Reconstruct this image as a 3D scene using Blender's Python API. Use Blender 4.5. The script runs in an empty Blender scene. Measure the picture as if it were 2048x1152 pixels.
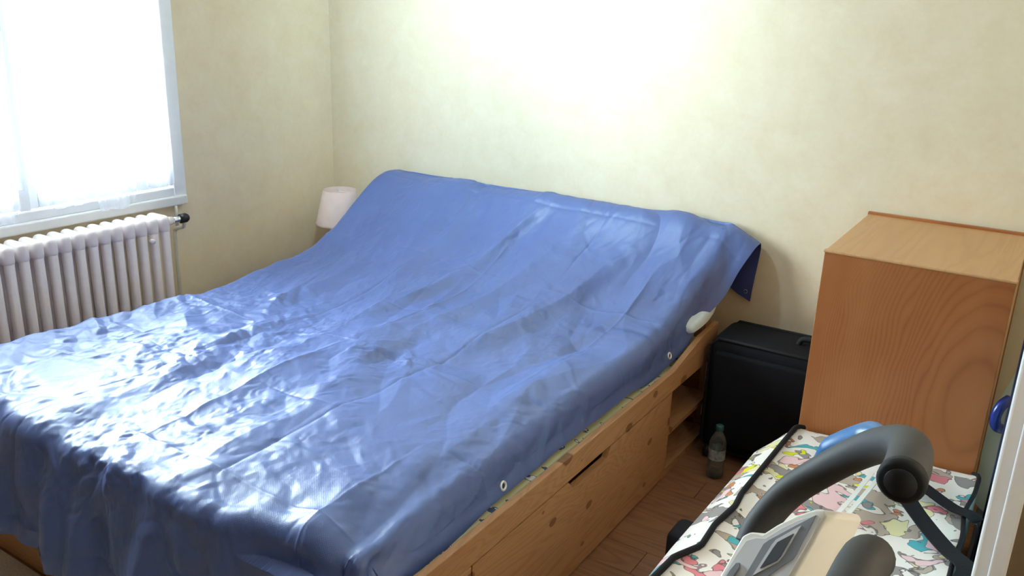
import bpy, bmesh, math, random
import numpy as np
from mathutils import Vector, Matrix, Quaternion

random.seed(7)
rng = np.random.default_rng(11)
S = bpy.context.scene
COL = S.collection

# ------------------------------------------------------------------ camera
F_PX = 1707.71
CAM = Vector((3.27, -3.35, 1.65))
R = [[0.84024635, 0.19312695, -0.50664392],
     [0.54109482, -0.23891272, 0.80631080],
     [0.03467667, -0.95164210, -0.30524553]]
cd = bpy.data.cameras.new('camera')
cd.sensor_width = 36.0
cd.lens = F_PX / 2048 * 36.0
cd.clip_start = 0.05
cam = bpy.data.objects.new('camera', cd)
COL.objects.link(cam)
cam.matrix_world = Matrix(((R[0][0], -R[0][1], -R[0][2], CAM.x),
                           (R[1][0], -R[1][1], -R[1][2], CAM.y),
                           (R[2][0], -R[2][1], -R[2][2], CAM.z),
                           (0, 0, 0, 1)))
S.camera = cam

# ------------------------------------------------------------------ light
w = bpy.data.worlds.new('overcast_sky')
S.world = w
w.use_nodes = True
w.node_tree.nodes['Background'].inputs[0].default_value = (0.81, 0.96, 1.0, 1)
w.node_tree.nodes['Background'].inputs[1].default_value = 36.0
pl = bpy.data.lights.new('window_portal', 'AREA')
pl.shape = 'RECTANGLE'; pl.size = 1.30; pl.size_y = 1.36
pl.cycles.is_portal = True
po = bpy.data.objects.new('window_portal', pl)
COL.objects.link(po)
po.location = (-0.13, -1.66, 1.52)
po.rotation_euler = (0, -math.pi / 2, 0)
VS = S.view_settings
VS.view_transform = 'Standard'
VS.look = 'None'
VS.exposure = 0.72
VS.gamma = 1.0
VS.use_curve_mapping = False
S.cycles.max_bounces = 10
S.cycles.diffuse_bounces = 6
S.cycles.transparent_max_bounces = 12
S.cycles.sample_clamp_indirect = 6.0
S.cycles.caustics_reflective = False


def ray(px, py):
    d = Vector((px - 1024, py - 576, F_PX))
    return Vector([sum(R[i][k] * d[k] for k in range(3)) for i in range(3)]).normalized()


def at(px, py, dist):
    return CAM + ray(px, py) * dist


def on_plane(px, py, p0, n):
    d = ray(px, py)
    return CAM + d * ((p0 - CAM).dot(n) / d.dot(n))


def on_z(px, py, z):
    return on_plane(px, py, Vector((0, 0, z)), Vector((0, 0, 1)))


# ------------------------------------------------------------------ materials
MATS = {}


def new_mat(name, rough=0.5, color=(0.8, 0.8, 0.8), spec=0.5, metal=0.0):
    m = bpy.data.materials.new(name)
    m.use_nodes = True
    b = m.node_tree.nodes['Principled BSDF']
    b.inputs['Base Color'].default_value = (*color, 1)
    b.inputs['Roughness'].default_value = rough
    b.inputs['Specular IOR Level'].default_value = spec
    b.inputs['Metallic'].default_value = metal
    MATS[name] = m
    return m, m.node_tree, b


def nd(nt, typ, **kw):
    n = nt.nodes.new(typ)
    for k, v in kw.items():
        setattr(n, k, v)
    return n


def math_node(nt, op, a, b=None, clamp=False):
    n = nd(nt, 'ShaderNodeMath', operation=op, use_clamp=clamp)
    for i, v in enumerate((a, b)):
        if v is None:
            continue
        if isinstance(v, (int, float)):
            n.inputs[i].default_value = v
        else:
            nt.links.new(v, n.inputs[i])
    return n.outputs[0]


def mix_rgb(nt, fac, a, b, mode='MIX'):
    n = nd(nt, 'ShaderNodeMix', data_type='RGBA', blend_type=mode)
    for sock, v in ((n.inputs[0], fac), (n.inputs[6], a), (n.inputs[7], b)):
        if isinstance(v, (int, float)):
            sock.default_value = v
        elif isinstance(v, tuple):
            sock.default_value = (*v, 1)
        else:
            nt.links.new(v, sock)
    return n.outputs[2]


def ramp(nt, fac, stops):
    n = nd(nt, 'ShaderNodeValToRGB')
    el = n.color_ramp.elements
    while len(el) < len(stops):
        el.new(0.5)
    for e, (p, c) in zip(el, stops):
        e.position = p
        e.color = (*c, 1)
    nt.links.new(fac, n.inputs[0])
    return n.outputs[0]


def coords(nt, scale=(1, 1, 1), loc=(0, 0, 0), kind='Object'):
    tc = nd(nt, 'ShaderNodeTexCoord')
    mp = nd(nt, 'ShaderNodeMapping')
    mp.inputs['Scale'].default_value = scale
    mp.inputs['Location'].default_value = loc
    nt.links.new(tc.outputs[kind], mp.inputs[0])
    return mp.outputs[0]


def noise(nt, vec, scale, detail=3, rough=0.55, dist=0.0):
    n = nd(nt, 'ShaderNodeTexNoise')
    n.inputs['Scale'].default_value = scale
    n.inputs['Detail'].default_value = detail
    n.inputs['Roughness'].default_value = rough
    n.inputs['Distortion'].default_value = dist
    nt.links.new(vec, n.inputs['Vector'])
    return n.outputs[0]


def bump(nt, bsdf, h, strength=0.3, dist=0.002):
    n = nd(nt, 'ShaderNodeBump')
    n.inputs['Strength'].default_value = strength
    n.inputs['Distance'].default_value = dist
    nt.links.new(h, n.inputs['Height'])
    nt.links.new(n.outputs[0], bsdf.inputs['Normal'])


def plain(name, color, rough=0.5, spec=0.5, metal=0.0, var=0.06, scale=30.0):
    m, nt, b = new_mat(name, rough, color, spec, metal)
    v = noise(nt, coords(nt), scale, 4)
    dk = tuple(c * (1 - var) for c in color)
    lt = tuple(min(1, c * (1 + var)) for c in color)
    nt.links.new(ramp(nt, v, [(0.3, dk), (0.7, lt)]), b.inputs['Base Color'])
    bump(nt, b, v, 0.08, 0.001)
    return m


def wallpaper():
    m, nt, b = new_mat('wallpaper', 0.75, spec=0.25)
    v = coords(nt)
    n1 = noise(nt, v, 9, 6, 0.65, 0.4)
    n2 = noise(nt, v, 45, 4, 0.6)
    c = ramp(nt, n1, [(0.30, (0.785, 0.660, 0.465)), (0.52, (0.815, 0.700, 0.512)), (0.74, (0.845, 0.742, 0.562))])
    c2 = ramp(nt, n2, [(0.3, (0.965, 0.965, 0.955)), (0.7, (1, 1, 1))])
    nt.links.new(mix_rgb(nt, 1.0, c, c2, 'MULTIPLY'), b.inputs['Base Color'])
    bump(nt, b, n2, 0.25, 0.002)


def pine(name, axis, light, mid, dark, knots=True, ring=26.0, rough=0.45, knot_scale=3.4):
    """wood with grain along axis (0 x, 1 y, 2 z)"""
    m, nt, b = new_mat(name, rough, spec=0.4)
    sc = [1, 1, 1]; sc[axis] = 0.10
    v = coords(nt, tuple(sc))
    n1 = noise(nt, v, 7, 3, 0.5, 0.8)
    bands = math_node(nt, 'FRACT', math_node(nt, 'MULTIPLY', n1, ring))
    tri = math_node(nt, 'ABSOLUTE', math_node(nt, 'SUBTRACT', bands, 0.5))
    fine_v = coords(nt, tuple(8.0 if i != axis else 0.25 for i in range(3)))
    n2 = noise(nt, fine_v, 22, 3)
    c = ramp(nt, tri, [(0.0, mid), (0.35, light), (0.5, light)])
    c = mix_rgb(nt, math_node(nt, 'MULTIPLY', n2, 0.35), c, mid)
    n3 = noise(nt, coords(nt, tuple(1.0 if i != axis else 0.15 for i in range(3)), (3, 1, 2)), 6, 2)
    c = mix_rgb(nt, ramp(nt, n3, [(0.45, (0, 0, 0)), (0.75, (0.6, 0.6, 0.6))]), c, mid)
    if knots:
        kv = nd(nt, 'ShaderNodeTexVoronoi', feature='F1', voronoi_dimensions='2D')
        kv.inputs['Scale'].default_value = 7.0
        sp = nd(nt, 'ShaderNodeSeparateXYZ'); cb = nd(nt, 'ShaderNodeCombineXYZ')
        nt.links.new(coords(nt), sp.inputs[0])
        wob = math_node(nt, 'MULTIPLY', math_node(nt, 'SUBTRACT', noise(nt, coords(nt), 30, 2), 0.5), 0.012)
        nt.links.new(math_node(nt, 'MULTIPLY', math_node(nt, 'ADD', sp.outputs[axis], wob), 0.62), cb.inputs[0])
        nt.links.new(math_node(nt, 'ADD', sp.outputs[2], wob), cb.inputs[1])
        nt.links.new(cb.outputs[0], kv.inputs['Vector'])
        # each knot its own size, half of the cells have none
        sr = nd(nt, 'ShaderNodeSeparateXYZ'); nt.links.new(kv.outputs['Color'], sr.inputs[0])
        size = math_node(nt, 'MULTIPLY', math_node(nt, 'SUBTRACT', sr.outputs[0], 0.22, True), 0.23)
        k = math_node(nt, 'DIVIDE', kv.outputs['Distance'], math_node(nt, 'ADD', size, 0.0005))
        k = ramp(nt, k, [(0.0, (0.85, 0.85, 0.85)), (0.55, (0.75, 0.75, 0.75)), (0.72, (0.95, 0.95, 0.95)), (1.0, (0, 0, 0))])
        c = mix_rgb(nt, k, c, dark)
    nt.links.new(c, b.inputs['Base Color'])
    bump(nt, b, n2, 0.12, 0.001)
    return m


def cathedral():
    """cabinet veneer: upright grain that closes into an oval figure at one side"""
    m, nt, b = new_mat('cabinet_veneer', 0.38, spec=0.45)
    tc = nd(nt, 'ShaderNodeTexCoord')
    sx = nd(nt, 'ShaderNodeSeparateXYZ')
    nt.links.new(tc.outputs['Object'], sx.inputs[0])
    wob = noise(nt, coords(nt, (1, 1, 0.30)), 5, 2, 0.5, 0.4)
    dx = math_node(nt, 'ADD', math_node(nt, 'SUBTRACT', sx.outputs[0], 0.465), math_node(nt, 'MULTIPLY', math_node(nt, 'SUBTRACT', wob, 0.5), 0.16))
    dz = math_node(nt, 'MULTIPLY', math_node(nt, 'SUBTRACT', sx.outputs[2], 0.60), 0.40)
    r = math_node(nt, 'SQRT', math_node(nt, 'ADD', math_node(nt, 'MULTIPLY', dx, dx), math_node(nt, 'MULTIPLY', dz, dz)))
    # rings grow finer away from the figure
    r2 = math_node(nt, 'MULTIPLY', math_node(nt, 'POWER', r, 2.1), 190.0)
    f = math_node(nt, 'ABSOLUTE', math_node(nt, 'SUBTRACT', math_node(nt, 'FRACT', r2), 0.5))
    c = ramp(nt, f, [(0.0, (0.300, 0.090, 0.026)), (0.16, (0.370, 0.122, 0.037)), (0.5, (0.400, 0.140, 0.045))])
    n2 = noise(nt, coords(nt, (14, 14, 0.5)), 12, 3)
    c = mix_rgb(nt, math_node(nt, 'MULTIPLY', n2, 0.45), c, (0.36, 0.115, 0.036))
    n3 = noise(nt, coords(nt, (1, 1, 0.45)), 5, 3)
    c = mix_rgb(nt, ramp(nt, n3, [(0.4, (0, 0, 0)), (0.7, (0.75, 0.75, 0.75))]), c, (0.45, 0.178, 0.062))
    nt.links.new(c, b.inputs['Base Color'])
    bump(nt, b, n2, 0.08, 0.001)


def tarp_mat():
    m, nt, b = new_mat('tarpaulin', 0.46, spec=0.95)
    b.inputs['IOR'].default_value = 1.52
    tc = nd(nt, 'ShaderNodeTexCoord')
    uvs = nd(nt, 'ShaderNodeSeparateXYZ')
    nt.links.new(tc.outputs['UV'], uvs.inputs[0])
    # woven tape texture, 3 mm tapes
    wu = math_node(nt, 'SINE', math_node(nt, 'MULTIPLY', uvs.outputs[0], 2 * math.pi / 0.006))
    wv = math_node(nt, 'SINE', math_node(nt, 'MULTIPLY', uvs.outputs[1], 2 * math.pi / 0.006))
    weave = math_node(nt, 'MULTIPLY', wu, wv)
    n1 = noise(nt, coords(nt, kind='UV'), 4, 4)
    geo = nd(nt, 'ShaderNodeNewGeometry')
    c = ramp(nt, n1, [(0.3, (0.058, 0.102, 0.300)), (0.7, (0.072, 0.124, 0.345))])
    nt.links.new(mix_rgb(nt, geo.outputs['Backfacing'], c, (0.030, 0.050, 0.260)), b.inputs['Base Color'])
    n2 = noise(nt, coords(nt, kind='UV'), 60, 4, 0.65, 0.3)
    h = math_node(nt, 'ADD', math_node(nt, 'MULTIPLY', weave, 0.10), math_node(nt, 'MULTIPLY', n2, 0.5))
    bump(nt, b, h, 0.35, 0.002)


def print_mat():
    """white cotton with a busy print of plain colour blots and ink lines"""
    m, nt, b = new_mat('printed_cotton', 0.75, spec=0.2)
    v0 = coords(nt)
    base = ramp(nt, noise(nt, v0, 3, 2), [(0.35, (0.88, 0.79, 0.73)), (0.65, (0.93, 0.89, 0.85))])
    c = base
    layers = [((5.2, 1, 0), 9.0, 0.585, (0.50, 0.40, 0.33)), ((1, 7.7, 3), 8.0, 0.615, (0.75, 0.24, 0.27)),
              ((9, 2.2, 5), 8.5, 0.62, (0.10, 0.42, 0.47)), ((3.3, 4, 8), 10.0, 0.635, (0.62, 0.25, 0.12)),
              ((6, 6, 1.7), 11.0, 0.63, (0.80, 0.72, 0.42)), ((2.5, 9, 4), 9.5, 0.60, (0.30, 0.27, 0.26)),
              ((8.2, 3, 2.9), 16.0, 0.685, (0.75, 0.72, 0.03)), ((4.1, 0.6, 7), 7.5, 0.625, (0.86, 0.58, 0.60))]
    for loc, sc, th, colr in layers:
        n = noise(nt, coords(nt, loc=loc), sc, 2.5, 0.5, 0.5)
        fill = math_node(nt, 'GREATER_THAN', n, th)
        line = math_node(nt, 'LESS_THAN', math_node(nt, 'ABSOLUTE', math_node(nt, 'SUBTRACT', n, th)), 0.006)
        c = mix_rgb(nt, fill, c, colr)
        c = mix_rgb(nt, math_node(nt, 'MULTIPLY', line, 0.75), c, (0.10, 0.08, 0.08))
    nt.links.new(c, b.inputs['Base Color'])
    bump(nt, b, noise(nt, v0, 14, 3), 0.3, 0.006)


def mattress_mat():
    m, nt, b = new_mat('patterned_sheet', 0.8, spec=0.2)
    n = noise(nt, coords(nt, (1, 1.6, 1)), 22, 1.5, 0.4, 0.3)
    c = ramp(nt, n, [(0.0, (0.62, 0.60, 0.36)), (0.60, (0.66, 0.64, 0.42)), (0.62, (0.08, 0.12, 0.25)), (0.68, (0.75, 0.78, 0.76))])
    c.node.color_ramp.interpolation = 'CONSTANT'
    nt.links.new(c, b.inputs['Base Color'])


def sheer():
    m = bpy.data.materials.new('sheer_voile')
    MATS['sheer_voile'] = m
    m.use_nodes = True
    nt = m.node_tree
    nt.nodes.remove(nt.nodes['Principled BSDF'])
    out = nt.nodes['Material Output']
    tr = nd(nt, 'ShaderNodeBsdfTranslucent')
    df = nd(nt, 'ShaderNodeBsdfDiffuse')
    tp = nd(nt, 'ShaderNodeBsdfTransparent')
    n = noise(nt, coords(nt, (1, 60, 2)), 6, 2)
    nt.links.new(ramp(nt, n, [(0.3, (0.84, 0.87, 0.92)), (0.7, (0.92, 0.94, 0.97))]), tr.inputs[0])
    df.inputs[0].default_value = (0.88, 0.9, 0.94, 1)
    m1 = nd(nt, 'ShaderNodeMixShader'); m1.inputs[0].default_value = 0.45
    nt.links.new(tr.outputs[0], m1.inputs[1]); nt.links.new(df.outputs[0], m1.inputs[2])
    m2 = nd(nt, 'ShaderNodeMixShader'); m2.inputs[0].default_value = 0.55
    nt.links.new(m1.outputs[0], m2.inputs[1]); nt.links.new(tp.outputs[0], m2.inputs[2])
    nt.links.new(m2.outputs[0], out.inputs[0])


def glass(name, color, rough=0.02, alpha=0.25):
    """thin clear sheet: mostly see-through with a glossy film"""
    m = bpy.data.materials.new(name)
    MATS[name] = m
    m.use_nodes = True
    nt = m.node_tree
    nt.nodes.remove(nt.nodes['Principled BSDF'])
    out = nt.nodes['Material Output']
    tp = nd(nt, 'ShaderNodeBsdfTransparent'); tp.inputs[0].default_value = (*color, 1)
    gl = nd(nt, 'ShaderNodeBsdfGlossy'); gl.inputs['Roughness'].default_value = rough
    fr = nd(nt, 'ShaderNodeFresnel'); fr.inputs[0].default_value = 1.45
    mx = nd(nt, 'ShaderNodeMixShader')
    nt.links.new(math_node(nt, 'MULTIPLY', fr.outputs[0], 0.9), mx.inputs[0])
    nt.links.new(tp.outputs[0], mx.inputs[1]); nt.links.new(gl.outputs[0], mx.inputs[2])
    if alpha:
        df = nd(nt, 'ShaderNodeBsdfTranslucent'); df.inputs[0].default_value = (*color, 1)
        d2 = nd(nt, 'ShaderNodeBsdfDiffuse'); d2.inputs[0].default_value = (*color, 1)
        ms = nd(nt, 'ShaderNodeMixShader'); ms.inputs[0].default_value = 0.5
        nt.links.new(df.outputs[0], ms.inputs[1]); nt.links.new(d2.outputs[0], ms.inputs[2])
        m3 = nd(nt, 'ShaderNodeMixShader'); m3.inputs[0].default_value = alpha
        nt.links.new(mx.outputs[0], m3.inputs[1]); nt.links.new(ms.outputs[0], m3.inputs[2])
        nt.links.new(m3.outputs[0], out.inputs[0])
    else:
        nt.links.new(mx.outputs[0], out.inputs[0])


wallpaper()
pine('bed_pine_y', 1, (0.52, 0.285, 0.140), (0.43, 0.215, 0.095), (0.18, 0.070, 0.026))
pine('bed_pine_x', 0, (0.52, 0.285, 0.140), (0.43, 0.215, 0.095), (0.18, 0.070, 0.026))
pine('floor_wood', 0, (0.33, 0.165, 0.085), (0.235, 0.11, 0.055), (0.1, 0.04, 0.02), knots=False, ring=10, rough=0.38)
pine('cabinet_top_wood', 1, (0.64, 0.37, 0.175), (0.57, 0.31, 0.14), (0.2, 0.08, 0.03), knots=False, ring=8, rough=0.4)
cathedral()
tarp_mat()
print_mat()
mattress_mat()
sheer()
glass('window_glass', (0.97, 0.99, 1.0), 0.0, 0)
glass('clear_plastic', (0.80, 0.88, 0.87), 0.06, 0.10)
glass('pale_blue_plastic', (0.84, 0.95, 0.97), 0.15, 0.85)
plain('floor_gap', (0.05, 0.03, 0.02), 0.8)
plain('ceiling_paint', (0.82, 0.81, 0.78), 0.8, 0.2)
plain('white_gloss', (0.80, 0.79, 0.80), 0.35, 0.5, var=0.02)
plain('window_paint', (0.80, 0.80, 0.83), 0.4, 0.5, var=0.02)
plain('radiator_paint', (0.90, 0.82, 0.81), 0.35, 0.5, var=0.03)
plain('pipe_paint', (0.66, 0.62, 0.52), 0.4, 0.5)
plain('chrome', (0.75, 0.75, 0.75), 0.2, 0.5, 1.0)
plain('grommet_metal', (0.88, 0.88, 0.90), 0.35, 0.5, 0.6)
plain('black_plastic', (0.014, 0.014, 0.017), 0.45, 0.4)
plain('black_rubber', (0.01, 0.01, 0.012), 0.7, 0.3)
plain('black_fabric', (0.008, 0.008, 0.011), 0.85, 0.2, scale=120)
plain('black_webbing', (0.016, 0.015, 0.018), 0.8, 0.2, scale=200)
plain('foam', (0.040, 0.039, 0.040), 0.62, 0.45, scale=150)
plain('blue_sleeve', (0.02, 0.15, 0.40), 0.35, 0.5)
plain('cream_plastic', (0.90, 0.86, 0.79), 0.35, 0.5, var=0.02)
plain('console_face', (0.85, 0.86, 0.90), 0.35, 0.5, var=0.01)
plain('console_grey', (0.30, 0.315, 0.36), 0.3, 0.5, var=0.02)
plain('lcd', (0.085, 0.095, 0.115), 0.15, 0.6, var=0.02)
plain('steel_paint', (0.05, 0.05, 0.055), 0.3, 0.5)
plain('lampshade', (0.74, 0.56, 0.51), 0.8, 0.2, var=0.03)
plain('lampshade_motif', (0.12, 0.05, 0.05), 0.8, 0.2)
plain('ceramic', (0.7, 0.66, 0.62), 0.3)
plain('pillow_cotton', (0.68, 0.76, 0.78), 0.85, 0.15, var=0.05, scale=9)
plain('rug_pile', (0.58, 0.51, 0.46), 0.95, 0.1, var=0.15, scale=160)
plain('dark_blue_plastic', (0.012, 0.03, 0.22), 0.25, 0.5)
plain('bottle_cap', (0.02, 0.08, 0.08), 0.4)
plain('bottle_label', (0.30, 0.34, 0.36), 0.5, var=0.5, scale=70)
plain('pale_blue_board', (0.50, 0.76, 0.80), 0.5)
plain('navy_edge', (0.01, 0.015, 0.05), 0.5)
plain('brown_panel', (0.20, 0.135, 0.08), 0.6, 0.3)
plain('bag_lining', (0.55, 0.54, 0.50), 0.8, 0.2)
plain('white_ribbon', (0.85, 0.83, 0.80), 0.6, 0.3, var=0.03)
plain('crate_grey', (0.22, 0.23, 0.24), 0.6, 0.3)

# ------------------------------------------------------------------ mesh helpers


def obj(name, bm, mat, parent=None, smooth=False):
    me = bpy.data.meshes.new(name)
    bm.normal_update()
    bm.to_mesh(me)
    bm.free()
    if smooth:
        me.polygons.foreach_set('use_smooth', [True] * len(me.polygons))
    me.materials.append(MATS[mat])
    o = bpy.data.objects.new(name, me)
    COL.objects.link(o)
    if parent is not None:
        o.parent = parent
        o.matrix_parent_inverse = Matrix.Translation(-parent.location)
    return o


def tag(o, label=None, cat=None, group=None, kind=None):
    if label: o['label'] = label
    if cat: o['category'] = cat
    if group: o['group'] = group
    if kind: o['kind'] = kind
    return o


def empty(name, loc, label, cat, group=None):
    o = bpy.data.objects.new(name, None)
    o.empty_display_size = 0.1
    o.location = loc
    COL.objects.link(o)
    return tag(o, label, cat, group)


def box(bm, a, b, bev=0.0, seg=2):
    x0, y0, z0 = (min(a[i], b[i]) for i in range(3))
    x1, y1, z1 = (max(a[i], b[i]) for i in range(3))
    t = bmesh.new()
    bmesh.ops.create_cube(t, size=1.0)
    for v in t.verts:
        v.co = Vector(((x0 + x1) / 2 + v.co.x * (x1 - x0), (y0 + y1) / 2 + v.co.y * (y1 - y0), (z0 + z1) / 2 + v.co.z * (z1 - z0)))
    if bev:
        bmesh.ops.bevel(t, geom=list(t.edges), offset=bev, segments=seg, affect='EDGES', profile=0.5)
    merge(bm, t)


def merge(bm, t):
    me = bpy.data.meshes.new('tmp')
    t.to_mesh(me); t.free()
    bm.from_mesh(me)
    bpy.data.meshes.remove(me)


def bxo(name, a, b, mat, parent=None, bev=0.0, seg=2):
    bm = bmesh.new()
    box(bm, a, b, bev, seg)
    return obj(name, bm, mat, parent)


def catmull(pts, n=8):
    pts = [Vector(p) for p in pts]
    out = []
    for i in range(len(pts) - 1):
        p0 = pts[max(i - 1, 0)]; p1 = pts[i]; p2 = pts[i + 1]; p3 = pts[min(i + 2, len(pts) - 1)]
        for k in range(n):
            t = k / n
            out.append(0.5 * ((2 * p1) + (p2 - p0) * t + (2 * p0 - 5 * p1 + 4 * p2 - p3) * t * t + (3 * p1 - p0 - 3 * p2 + p3) * t ** 3))
    out.append(pts[-1])
    return out


def tube(bm, pts, r, seg=12, cap=True):
    """tube along pts; r a number or a list"""
    pts = [Vector(p) for p in pts]
    rs = r if isinstance(r, (list, tuple)) else [r] * len(pts)
    rings = []
    ref = None
    for i, p in enumerate(pts):
        t = (pts[min(i + 1, len(pts) - 1)] - pts[max(i - 1, 0)]).normalized()
        if ref is None:
            ref = t.orthogonal().normalized()
        ref = (ref - t * ref.dot(t)).normalized()
        bi = t.cross(ref)
        rings.append([bm.verts.new(p + (ref * math.cos(2 * math.pi * k / seg) + bi * math.sin(2 * math.pi * k / seg)) * rs[i]) for k in range(seg)])
    for a, b in zip(rings, rings[1:]):
        for k in range(seg):
            bm.faces.new((a[k], a[(k + 1) % seg], b[(k + 1) % seg], b[k]))
    if cap:
        bm.faces.new(list(reversed(rings[0])))
        bm.faces.new(rings[-1])


def lathe(bm, prof, c, seg=32, close=False):
    """prof = [(radius, z)] about the vertical through c"""
    rings = []
    for r, z in prof:
        rings.append([bm.verts.new((c[0] + r * math.cos(2 * math.pi * k / seg), c[1] + r * math.sin(2 * math.pi * k / seg), c[2] + z)) for k in range(seg)])
    for a, b in zip(rings, rings[1:]):
        for k in range(seg):
            bm.faces.new((a[k], a[(k + 1) % seg], b[(k + 1) % seg], b[k]))
    if close:
        bm.faces.new(list(reversed(rings[0]))); bm.faces.new(rings[-1])


def prism(bm, poly, off):
    """polygon (3-D points) extruded by the vector off"""
    a = [bm.verts.new(Vector(p)) for p in poly]
    b = [bm.verts.new(Vector(p) + off) for p in poly]
    n = len(a)
    bm.faces.new(a); bm.faces.new(list(reversed(b)))
    for i in range(n):
        bm.faces.new((a[i], b[i], b[(i + 1) % n], a[(i + 1) % n]))
    bmesh.ops.recalc_face_normals(bm, faces=list(bm.faces))


def ribbon(bm, pts, width_dirs, width, thick):
    """flat strap along pts; width_dirs gives the sideways vector at each point"""
    pts = [Vector(p) for p in pts]
    rows = []
    for i, p in enumerate(pts):
        t = (pts[min(i + 1, len(pts) - 1)] - pts[max(i - 1, 0)]).normalized()
        wd = Vector(width_dirs[i]); wd = (wd - t * wd.dot(t)).normalized()
        n = t.cross(wd).normalized()
        rows.append([bm.verts.new(p + wd * sx * width / 2 + n * sz * thick / 2) for sx, sz in ((-1, -1), (1, -1), (1, 1), (-1, 1))])
    for a, b in zip(rows, rows[1:]):
        for k in range(4):
            bm.faces.new((a[k], a[(k + 1) % 4], b[(k + 1) % 4], b[k]))
    bm.faces.new(list(reversed(rows[0]))); bm.faces.new(rows[-1])
    bmesh.ops.recalc_face_normals(bm, faces=list(bm.faces))


# ------------------------------------------------------------------ room shell
RX, FY, CZ = 4.05, -4.30, 2.50
WY0, WY1, WZ0, WZ1 = -2.31, -0.985, 0.835, 2.20     # window opening


def struct(name, bm, mat, label=None):
    o = obj(name, bm, mat)
    o['kind'] = 'structure'
    if label: o['label'] = label
    return o


bm = bmesh.new(); box(bm, (-0.25, FY - 0.15, -0.12), (RX + 0.15, 0.15, -0.012))
floor = struct('floor', bm, 'floor_gap', 'brown wood plank floor')
meshes = {}
pw, py, row = 0.135, 0.0, 0
while py > FY:
    x = -[0.0, 0.52, 0.87, 0.31][row % 4]
    y0 = max(py - pw, FY)
    while x < RX:
        xa, xb = max(x, 0.0), min(x + 1.2, RX)
        if xb - xa > 0.02:
            key = (round(xb - xa, 3), round(py - y0, 3))
            if key not in meshes:
                b2 = bmesh.new(); box(b2, (0.0008, 0.0008, -0.012), (xb - xa - 0.0008, py - y0 - 0.0008, 0.0), 0.0008, 1)
                me = bpy.data.meshes.new('floor_plank'); b2.to_mesh(me); b2.free(); me.materials.append(MATS['floor_wood'])
                meshes[key] = me
            o = bpy.data.objects.new('floor_plank', meshes[key])
            COL.objects.link(o); o.location = (xa, y0, 0); o.parent = floor
        x += 1.2
    py -= pw; row += 1

bm = bmesh.new(); box(bm, (-0.25, FY - 0.15, CZ), (RX + 0.15, 0.15, CZ + 0.12))
struct('ceiling', bm, 'ceiling_paint', 'white ceiling')
bm = bmesh.new(); box(bm, (-0.25, 0, 0), (RX + 0.15, 0.15, CZ))
struct('wall_back', bm, 'wallpaper', 'pale yellow mottled wallpaper wall behind the bed')
bm = bmesh.new()
box(bm, (-0.25, WY1, 0), (0, 0, CZ)); box(bm, (-0.25, FY, 0), (0, WY0, CZ))
box(bm, (-0.25, WY0, 0), (0, WY1, WZ0)); box(bm, (-0.25, WY0, WZ1), (0, WY1, CZ))
struct('wall_left', bm, 'wallpaper', 'yellow mottled wallpaper wall around the window')
bm = bmesh.new(); box(bm, (RX, FY, 0), (RX + 0.15, 0, CZ))
struct('wall_right', bm, 'wallpaper', 'wallpapered wall on the right')
bm = bmesh.new(); box(bm, (-0.25, FY - 0.15, 0), (RX + 0.15, FY, CZ))
struct('wall_front', bm, 'brown_panel', 'unseen wall behind the viewer, made brown to weaken bounced light')  # out of view; brown chosen to keep bounce off the bed's foot

# ------------------------------------------------------------------ window
win = bpy.data.objects.new('window_1', None); win.location = (0, (WY0 + WY1) / 2, WZ0); COL.objects.link(win)
win['kind'] = 'structure'; win['label'] = 'white double casement window with sheer curtains above the radiator'
OY0, OY1 = WY0 - 0.035, -0.95
bm = bmesh.new()
box(bm, (-0.02, OY1 - 0.062, 0.79), (0.022, OY1, 2.25), 0.004)
box(bm, (-0.02, OY0, 0.79), (0.022, OY0 + 0.062, 2.25), 0.004)
box(bm, (-0.02, OY0 + 0.06, 2.185), (0.022, OY1 - 0.06, 2.25), 0.004)
box(bm, (-0.02, OY0 + 0.06, 0.832), (0.018, OY1 - 0.06, 0.868), 0.003)
obj('window_frame', bm, 'window_paint', win)
bxo('window_sill', (-0.02, OY0 - 0.0, 0.79), (0.034, OY1 - 0.004, 0.832), 'window_paint', win, 0.006)
MY = -1.655
for ya, yb in ((MY + 0.002, OY1 - 0.064), (OY0 + 0.064, MY - 0.002)):
    bm = bmesh.new()
    for p, q in (((ya, 0.87), (ya + 0.055, 2.18)), ((yb - 0.055, 0.87), (yb, 2.18)), ((ya + 0.055, 0.87), (yb - 0.055, 0.945)), ((ya + 0.055, 2.115), (yb - 0.055, 2.18))):
        box(bm, (-0.055, p[0], p[1]), (-0.008, q[0], q[1]), 0.004)
    cs = obj('casement', bm, 'window_paint', win)
    bxo('pane', (-0.036, ya + 0.05, 0.94), (-0.032, yb - 0.05, 2.12), 'window_glass', cs)
bxo('meeting_strip', (-0.01, MY - 0.022, 0.87), (0.006, MY + 0.022, 2.18), 'window_paint', win, 0.004)
for z in (0.915, 1.55):
    bm = bmesh.new()
    tube(bm, [(0.008, OY1 - 0.066, z - 0.035), (0.008, OY1 - 0.066, z + 0.035)], 0.006, 10)
    obj('hinge', bm, 'window_paint', win, True)


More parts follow.
